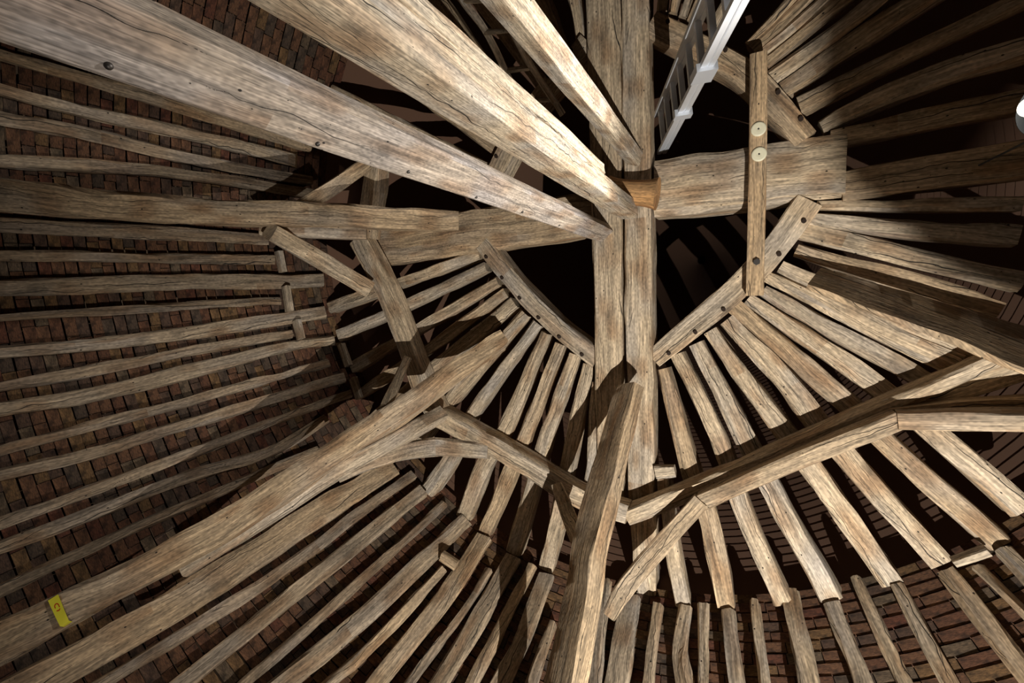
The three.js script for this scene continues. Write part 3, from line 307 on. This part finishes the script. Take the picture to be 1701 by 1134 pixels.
{
  // plain tiles, seen from below: each course hangs over the head of the course beneath it
  const S = 128, td = new Uint8Array(S * S * 4);
  for (let y = 0; y < S; y++) for (let x = 0; x < S; x++) {
    const a = 0.72 + 0.3 * (vn(x / 9, y / 9) - 0.5) + 0.34 * (vn(x / 30 + 40, y / 30) - 0.5) + 0.2 * (vn(x / 2.5, y / 2.5 + 70) - 0.5), q = (y * S + x) * 4;
    td[q] = td[q + 1] = td[q + 2] = Math.min(255, 255 * a); td[q + 3] = 255;
  }
  const tt = new THREE.DataTexture(td, S, S); tt.magFilter = THREE.LinearFilter; tt.wrapS = tt.wrapT = THREE.RepeatWrapping; tt.colorSpace = THREE.SRGBColorSpace; tt.needsUpdate = true;
  const cols = [0x80593f, 0x774f38, 0x6a5040, 0x8a6844, 0x624f40, 0x7d6852, 0x754632].map((c) => new THREE.Color(c));
  const mats = cols.map((c) => new THREE.MeshStandardMaterial({ map: tt, color: c, roughness: 0.93 }));
  const restMat = new THREE.MeshStandardMaterial({ map: tt, color: 0xffffff, roughness: 0.93 });
  const roof = new THREE.Group(); roof.name = 'roof'; scene.add(roof);
  tag(roof, 'brown clay tiles seen from below between the eave rafters', 'roof', null, 'structure');
  const box = new THREE.BoxGeometry(1, 0.014, 0.0775), expo = 0.086, list = [];
  camera.updateMatrixWorld(true); camera.updateProjectionMatrix();
  const EAVE = DATA.beams.filter((b) => b.n === 'eave_rafter').map((b) => { const p = b.p[1]; return [Math.atan2(p[2], p[0]), p[3] / 2 + 0.03]; });
  const clear = (az, r) => EAVE.every(([a, h]) => Math.abs(((az - a + 9.42478) % 6.28319) - 3.14159) * r > h);
  for (let k = 0; ; k++) {
    const r = 3.6 + k * expo * NY; if (coneY(r) < 0.04) break;
    const n = Math.round(2 * Math.PI * r / 0.235), a0 = rnd() * 6.28;
    for (let i = 0; i < n; i++) {
      const az = a0 + i / n * 2 * Math.PI, w = 2 * Math.PI * r / n - 0.0015, ds = (rnd() - 0.5) * 0.01, off = 0.105;
      const rr = r + ds * NY + NX * off, c = new THREE.Vector3(Math.cos(az) * rr, coneY(r + ds * NY) + NY * off, Math.sin(az) * rr);
      const q = new THREE.Quaternion().setFromEuler(new THREE.Euler(THETA - 0.1 + (rnd() - 0.5) * 0.03, Math.PI / 2 - az, (rnd() - 0.5) * 0.02, 'YXZ'));
      const p = c.clone().project(camera), d = c.distanceTo(camera.position);
      const seen = Math.abs(p.x) < 0.99 && Math.abs(p.y) < 0.99 && p.z < 1 && clear(az, r);
      list.push({ m: new THREE.Matrix4().compose(c, q, new THREE.Vector3(w, 1, 1)), ci: Math.floor(rnd() * rnd() * 2 * cols.length) % cols.length, score: seen ? 1 / (d * d) : 0 });
    }
  }
  // the tiles that lie open between the rafters and show largest are parts of their own
  const single = new Set(list.filter((t) => t.score).sort((a, b) => b.score - a.score).slice(0, 300));
  for (const t of single) { const o = mesh(numbered('tile'), box, mats[t.ci], roof); t.m.decompose(o.position, o.quaternion, o.scale); }
  const rest = list.filter((t) => !single.has(t));
  const inst = new THREE.InstancedMesh(box, restMat, rest.length); inst.name = 'tile_field'; inst.castShadow = inst.receiveShadow = true;
  rest.forEach((t, i) => { inst.setMatrixAt(i, t.m); inst.setColorAt(i, cols[t.ci]); });
  inst.userData.kind = 'stuff'; roof.add(inst);
  const boards = new THREE.MeshStandardMaterial({ color: 0x7a6450, roughness: 0.95 });
  const at = (r, o) => [r + NX * o, coneY(r) + NY * o];
  mesh('sarking', lathe([at(3.4, 0.4), at(5.6, 0.4), at(5.6, 0.46), at(3.4, 0.46), at(3.4, 0.4)]), boards, roof);
}

// ------------------------------------------------------------------ timbers
const pegGeo = new THREE.CylinderGeometry(0.016, 0.017, 0.04, 10);
const pegMat = new THREE.MeshStandardMaterial({ color: 0x2a1c12, roughness: 0.9 });
const ironMat = new THREE.MeshStandardMaterial({ color: 0x4b4744, roughness: 0.5, metalness: 0.8 });
DATA.beams.forEach((b, i) => {
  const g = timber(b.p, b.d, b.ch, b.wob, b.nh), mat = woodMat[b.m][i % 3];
  let top;
  if (b.parts === 'pegs') {
    top = new THREE.Group(); top.name = numbered(b.n); scene.add(top);
    mesh('timber', g, mat, top);
    const c = new THREE.CatmullRomCurve3(b.p.map(V), false, 'centripetal');
    for (let k = 0; k < 6; k++) {
      const t = (k + 0.6) / 6.2, p = c.getPointAt(t), out = new THREE.Vector3(p.x, 0, p.z).normalize(), w = b.p[2][3];
      const o = mesh('peg', pegGeo, pegMat, top); o.position.set(p.x + out.x * w * 0.28, p.y - b.d / 2 - 0.001, p.z + out.z * w * 0.28);
    }
  } else { top = mesh(numbered(b.n), g, mat, scene); }
  tag(top, b.l, b.c, b.g, 'thing');
});

// ------------------------------------------------------------------ the mast: four upright posts
function postGeo(q, y1, wob) {
  const N = 60, sub = 5, pos = [], uv = [], idx = [], ph = rnd() * 100, ring = [], uo = rnd(), vo = rnd();
  for (let e = 0; e < 4; e++) { const a = q[e], b = q[(e + 1) % 4]; for (let s = 0; s < sub; s++) { const t = [0.0, 0.08, 0.36, 0.64, 0.92][s]; ring.push([a[0] + (b[0] - a[0]) * t, a[1] + (b[1] - a[1]) * t, e, s]); } }
  const cx = ring.reduce((s, r) => s + r[0], 0) / ring.length, cz = ring.reduce((s, r) => s + r[1], 0) / ring.length, K = ring.length;
  for (let i = 0; i <= N; i++) {
    const y = y1 * i / N; let per = 0;
    for (let k = 0; k <= K; k++) {
      const r = ring[k % K]; if (k) { const p = ring[k - 1]; per += Math.hypot(r[0] - p[0], r[1] - p[1]); }
      const corner = r[3] === 0 ? 0.94 : 1;
      const e = 1 + (vn(ph + y * 3, (k % K) * 0.8) - 0.5) * wob * 2;
      pos.push(cx + (r[0] - cx) * corner * e, y, cz + (r[1] - cz) * corner * e); uv.push(uo + per / TU * 1.6, vo + y / TV * 1.6);
    }
  }
  const M = K + 1;
  for (let i = 0; i < N; i++) for (let k = 0; k < K; k++) { const a = i * M + k; idx.push(a, a + 1, a + M, a + 1, a + M + 1, a + M); }
  const ci = pos.length / 3; pos.push(cx, y1, cz); uv.push(0.3, 0.3);
  for (let k = 0; k < K; k++) idx.push(ci, N * M + k, N * M + k + 1);
  const g = new THREE.BufferGeometry(); g.setAttribute('position', new THREE.Float32BufferAttribute(pos, 3)); g.setAttribute('uv', new THREE.Float32BufferAttribute(uv, 2)); g.setIndex(idx);
  return toCreasedNormals(g, 0.6);
}
DATA.posts.forEach((p, i) => {
  const top = new THREE.Group(); top.name = numbered(p.n); scene.add(top);
  const m = woodMat[p.m][(i + 1) % 3].clone(); m.side = THREE.DoubleSide;
  mesh('timber', postGeo(p.q, p.top, i === 3 ? 0.10 : 0.04), m, top);
  if (i === 0) for (const [t, y] of [[0.2, 2.1], [0.12, 2.6], [0.2, 3.0], [0.15, 3.5], [0.2, 4.0], [0.18, 4.6]]) {   // bolt heads on the broad grey face
    const [a, b] = p.q, o = mesh('bolt', new THREE.SphereGeometry(0.008, 10, 6), ironMat, top); o.position.set(a[0] + (b[0] - a[0]) * t, y, a[1] + (b[1] - a[1]) * t);
  }
  tag(top, p.l, 'post', null, 'thing');
});

// ------------------------------------------------------------------ turned bearing block between mast and tie beam
{
  const [a, c] = DATA.extra.bearing.map(V), len = a.distanceTo(c), pts = [];
  pts.push(new THREE.Vector2(0.001, 0)); for (let i = 0; i <= 12; i++) { const t = i / 12; pts.push(new THREE.Vector2(0.105 + 0.028 * Math.pow(Math.abs(2 * t - 1), 3), t * len)); } pts.push(new THREE.Vector2(0.001, len));
  const g = new THREE.LatheGeometry(pts, 40), uv = g.attributes.uv; for (let i = 0; i < uv.count; i++) { const u = uv.getX(i); uv.setXY(i, u * 0.9, uv.getY(i) * len / TV); }
  const o = mesh('bearing_block', toCreasedNormals(g, 0.6), woodMat[6][1], scene); o.position.copy(a); o.quaternion.setFromUnitVectors(new THREE.Vector3(0, 1, 0), c.clone().sub(a).normalize());
  tag(o, 'rounded orange bearing block between mast and thick tie beam', 'block', null, 'thing');
}

// ------------------------------------------------------------------ aluminium ladder
{
  const alu = new THREE.MeshStandardMaterial({ color: 0xdfe3ea, roughness: 0.5, metalness: 0.55 });
  const plastic = new THREE.MeshStandardMaterial({ color: 0xcfd4dd, roughness: 0.45, metalness: 0.4 });
  const [ln, rn, lf, rf] = DATA.extra.ladder.map(V);
  const lad = new THREE.Group(); lad.name = 'ladder'; scene.add(lad);
  tag(lad, 'bright aluminium extension ladder leaning up beside the thick tie beam', 'ladder', null, 'thing');
  const dir = lf.clone().sub(ln).normalize(), wide = rn.clone().sub(ln).normalize(), nor = new THREE.Vector3().crossVectors(wide, dir).normalize(); wide.crossVectors(dir, nor);
  const basis = new THREE.Matrix4().makeBasis(wide, dir, nor), quat = new THREE.Quaternion().setFromRotationMatrix(basis);
  const down = ln.y / dir.y - 0.02, up = lf.distanceTo(ln) + 0.02;
  const put = (name, geo, mat, base, par = lad) => { const o = mesh(name, geo, mat, par); o.position.copy(base); o.quaternion.copy(quat); return o; };
  const sh = new THREE.Shape();                                    // grooved channel of a rail
  [[-0.014, -0.04], [0.014, -0.04], [0.014, -0.009], [0.008, -0.006], [0.008, 0.006], [0.014, 0.009], [0.014, 0.04], [-0.014, 0.04], [-0.014, 0.009], [-0.009, 0.006], [-0.009, -0.006], [-0.014, -0.009]].forEach(([a, b], i) => i ? sh.lineTo(a, b) : sh.moveTo(a, b));
  const railGeo = new THREE.ExtrudeGeometry(sh, { depth: down + up, bevelEnabled: false }); railGeo.rotateX(-Math.PI / 2);
  put('rail', railGeo, alu, ln.clone().addScaledVector(dir, -down));
  put('rail', railGeo, alu, rn.clone().addScaledVector(dir, -down));
  const wd = ln.distanceTo(rn), rung = new THREE.BoxGeometry(wd, 0.034, 0.038);
  for (let s = -down + 0.2; s < up; s += 0.235) put('rung', rung, alu, ln.clone().addScaledVector(dir, s).addScaledVector(wide, wd / 2));
  for (const [s, l] of [[0.08, 0.15], [0.62, 0.07]]) put('guide_bracket', new THREE.BoxGeometry(0.05, l, 0.125), plastic, rn.clone().addScaledVector(dir, s).addScaledVector(wide, 0.012));
}
// ------------------------------------------------------------------ old wooden ladder behind the mast
{
  const lad = new THREE.Group(); lad.name = 'wooden_ladder'; scene.add(lad);
  tag(lad, 'thin old wooden ladder seen between the pale mast posts', 'ladder', null, 'thing');
  DATA.extra.wl.forEach((r) => mesh('rail', timber(r.map((p) => [...p, 0.05]), 0.045, 0.012, 0.006), woodMat[7][0], lad));
  DATA.extra.wr.forEach((r) => mesh('rung', timber(r.map((p) => [...p, 0.035]), 0.035, 0.012, 0.003), woodMat[7][1], lad));
}
// ------------------------------------------------------------------ porcelain discs and nut on the plank, tape
{
  const porc = new THREE.MeshPhysicalMaterial({ color: 0xe6e0c4, roughness: 0.45, clearcoat: 0.3 });
  const R = DATA.extra.disc_r;
  const prof = [[0.001, 0], [0.005, 0], [0.006, 0.004], [R * 0.55, 0.006], [R * 0.62, 0.003], [R * 0.72, 0.006], [R * 0.95, 0.004], [R, -0.004], [R * 0.96, -0.016], [0.001, -0.016]];
  DATA.extra.discs.forEach((p, i) => {
    const g = new THREE.Group(); g.name = numbered('insulator'); scene.add(g); g.position.set(p[0], p[1], p[2]); g.rotation.x = Math.PI;
    mesh('disc', lathe(prof, 40), porc, g); const s = mesh('screw', new THREE.CylinderGeometry(0.006, 0.006, 0.006, 10), ironMat, g); s.position.y = 0.004;
    tag(g, i ? 'white porcelain disc on the plank, nearer the thick tie beam' : 'white porcelain disc on the plank, farther from the thick tie beam', 'insulator', 'porcelain discs on the plank', 'thing');
  });
  const nut = mesh('bolt', new THREE.CylinderGeometry(0.024, 0.026, 0.022, 6), ironMat, scene); nut.position.set(...DATA.extra.planknut); nut.position.y -= 0.008;
  tag(nut, 'dark iron bolt near the end of the disc plank', 'bolt', null, 'thing');
}

// ------------------------------------------------------------------ strip of yellow marking tape on the raking strut
{
  const c = document.createElement('canvas'); c.width = 64; c.height = 256; const x = c.getContext('2d');
  x.fillStyle = '#d9cf3a'; x.fillRect(0, 0, 64, 256);
  x.strokeStyle = '#b02a14'; x.lineWidth = 6; x.beginPath(); x.arc(32, 52, 12, Math.PI, 0); x.lineTo(44, 66); x.moveTo(20, 52); x.lineTo(20, 60); x.moveTo(20, 76); x.lineTo(34, 80); x.lineTo(44, 74); x.stroke();
  const t = new THREE.CanvasTexture(c); t.colorSpace = THREE.SRGBColorSpace;
  const m = new THREE.MeshStandardMaterial({ map: t, roughness: 0.5, side: THREE.DoubleSide });
  const P = DATA.extra.tape.map(V), pos = [], uv = [], idx = [], along = V(DATA.beams.find((b) => b.l.startsWith('long raking')).p[0]).sub(V(DATA.beams.find((b) => b.l.startsWith('long raking')).p[5])).normalize();
  P.forEach((p, i) => {
    const v = 1 - i / (P.length - 1), w = 0.03 - 0.008 * i / P.length, nrm = camera.position.clone().sub(p).normalize();
    for (const k of [0, 1]) for (const s of [-1, 1]) { const q = p.clone().addScaledVector(along, s * w).addScaledVector(nrm, k * 0.003); pos.push(q.x, q.y, q.z); uv.push(s < 0 ? 0 : 1, v); }
  });
  for (let i = 0; i < P.length - 1; i++) { const a = i * 4, b = a + 4; for (const o of [0, 2]) idx.push(a + o, b + o, a + 1 + o, a + 1 + o, b + o, b + 1 + o); idx.push(a, a + 2, b, b, a + 2, b + 2, a + 1, b + 1, a + 3, a + 3, b + 1, b + 3); }
  const g = new THREE.BufferGeometry(); g.setAttribute('position', new THREE.Float32BufferAttribute(pos, 3)); g.setAttribute('uv', new THREE.Float32BufferAttribute(uv, 2)); g.setIndex(idx); g.computeVertexNormals();
  tag(mesh('tape_strip', g, m, scene), 'bent strip of yellow tape with a red mark on the raking strut', 'tape', null, 'thing');
}
// ------------------------------------------------------------------ lamps
{
  const glow = new THREE.MeshStandardMaterial({ color: 0xffffff, emissive: 0xfff6e2, emissiveIntensity: 6, roughness: 0.4 });
  const shell = new THREE.MeshStandardMaterial({ color: 0x50545a, roughness: 0.5, metalness: 0.6, side: THREE.DoubleSide });
  const lamp = new THREE.Group(); lamp.name = 'hanging_lamp'; scene.add(lamp); lamp.position.copy(BULB);
  tag(lamp, 'glowing lamp bulb in a round reflector at the picture edge', 'lamp', null, 'thing');
  mesh('bulb', new THREE.SphereGeometry(0.04, 24, 16), glow, lamp);
  const dish = mesh('reflector', lathe([[0.03, -0.15], [0.075, -0.135], [0.105, -0.1], [0.118, -0.06], [0.122, -0.06], [0.11, -0.105], [0.078, -0.141], [0.03, -0.156], [0.03, -0.15]], 48), shell, lamp);
  dish.quaternion.setFromUnitVectors(new THREE.Vector3(0, 1, 0), BULB_AIM);
  const cap = mesh('socket', new THREE.CylinderGeometry(0.03, 0.03, 0.14, 16), shell, lamp); cap.quaternion.copy(dish.quaternion); cap.position.copy(BULB_AIM).multiplyScalar(-0.11);
  const cordPts = [BULB_AIM.clone().multiplyScalar(-0.18), BULB_AIM.clone().multiplyScalar(-0.24).add(new THREE.Vector3(0, 0.05, 0)), new THREE.Vector3(0.28, 0.6, 0.02), new THREE.Vector3(0.28, 1.3, 0.02)];
  mesh('cord', new THREE.TubeGeometry(new THREE.CatmullRomCurve3(cordPts), 24, 0.006, 8), shell, lamp);
}
{
  const glow = new THREE.MeshStandardMaterial({ color: 0xffffff, emissive: 0xfff6e6, emissiveIntensity: 3, roughness: 0.4 });
  const body = new THREE.MeshStandardMaterial({ color: 0xc79a1e, roughness: 0.5 });
  const steel = new THREE.MeshStandardMaterial({ color: 0x2c2c2e, roughness: 0.5, metalness: 0.5 });
  const g = new THREE.Group(); g.name = 'work_light'; scene.add(g); g.position.set(FLOOD.x, 0, FLOOD.z);
  tag(g, 'floodlight on a tripod stand below the lit fan', 'lamp', null, 'thing');
  const head = new THREE.Object3D(); head.position.set(0, FLOOD.y, 0); head.lookAt(FLOOD_AIM.x, FLOOD.y + FLOOD_AIM.y, FLOOD_AIM.z); head.updateMatrix();
  const at = (o, x, y, z) => { o.applyMatrix4(new THREE.Matrix4().makeTranslation(x, y, z)); o.applyMatrix4(head.matrix); };
  at(mesh('housing', new THREE.BoxGeometry(0.2, 0.15, 0.06), body, g), 0, 0, -0.09);
  at(mesh('lens', new THREE.BoxGeometry(0.17, 0.12, 0.01), glow, g), 0, 0, -0.052);
  // added unseen plate, its outline cut to keep light off the far corner
  const blockerShape = new THREE.Shape([[-0.235, 1.3], [-0.2, 0.87], [-0.165, 0.742], [-0.032, 0.591], [0.097, 0.531], [0.16, 0.9], [0.06, 1.3]].map(([x, z]) => new THREE.Vector2(x * 0.35, z * 0.35)));
  const flap = mesh('light_blocker', new THREE.ExtrudeGeometry(blockerShape, { depth: 0.004, bevelEnabled: false }).rotateX(Math.PI / 2), steel, g); flap.position.set(0, FLOOD.y + 0.35, 0);
  mesh('blocker_arm', new THREE.TubeGeometry(new THREE.CatmullRomCurve3([new THREE.Vector3(0.1, FLOOD.y - 0.06, 0.02), new THREE.Vector3(0.16, FLOOD.y + 0.12, 0.22), new THREE.Vector3(0.0, FLOOD.y + 0.35, 0.3)]), 10, 0.006, 6), steel, g);  // arm made up to carry the added light-blocking plate
  const pole = mesh('pole', new THREE.CylinderGeometry(0.015, 0.018, FLOOD.y - 0.22, 12), steel, g); pole.position.y = (FLOOD.y - 0.22) / 2 + 0.06;
  for (let k = 0; k < 3; k++) { const a = k * 2.094, c = new THREE.CatmullRomCurve3([new THREE.Vector3(0, 0.75, 0), new THREE.Vector3(Math.cos(a) * 0.45, 0.012, Math.sin(a) * 0.45)]); mesh('leg', new THREE.TubeGeometry(c, 4, 0.011, 8), steel, g); }
}

renderer.render(scene, camera);
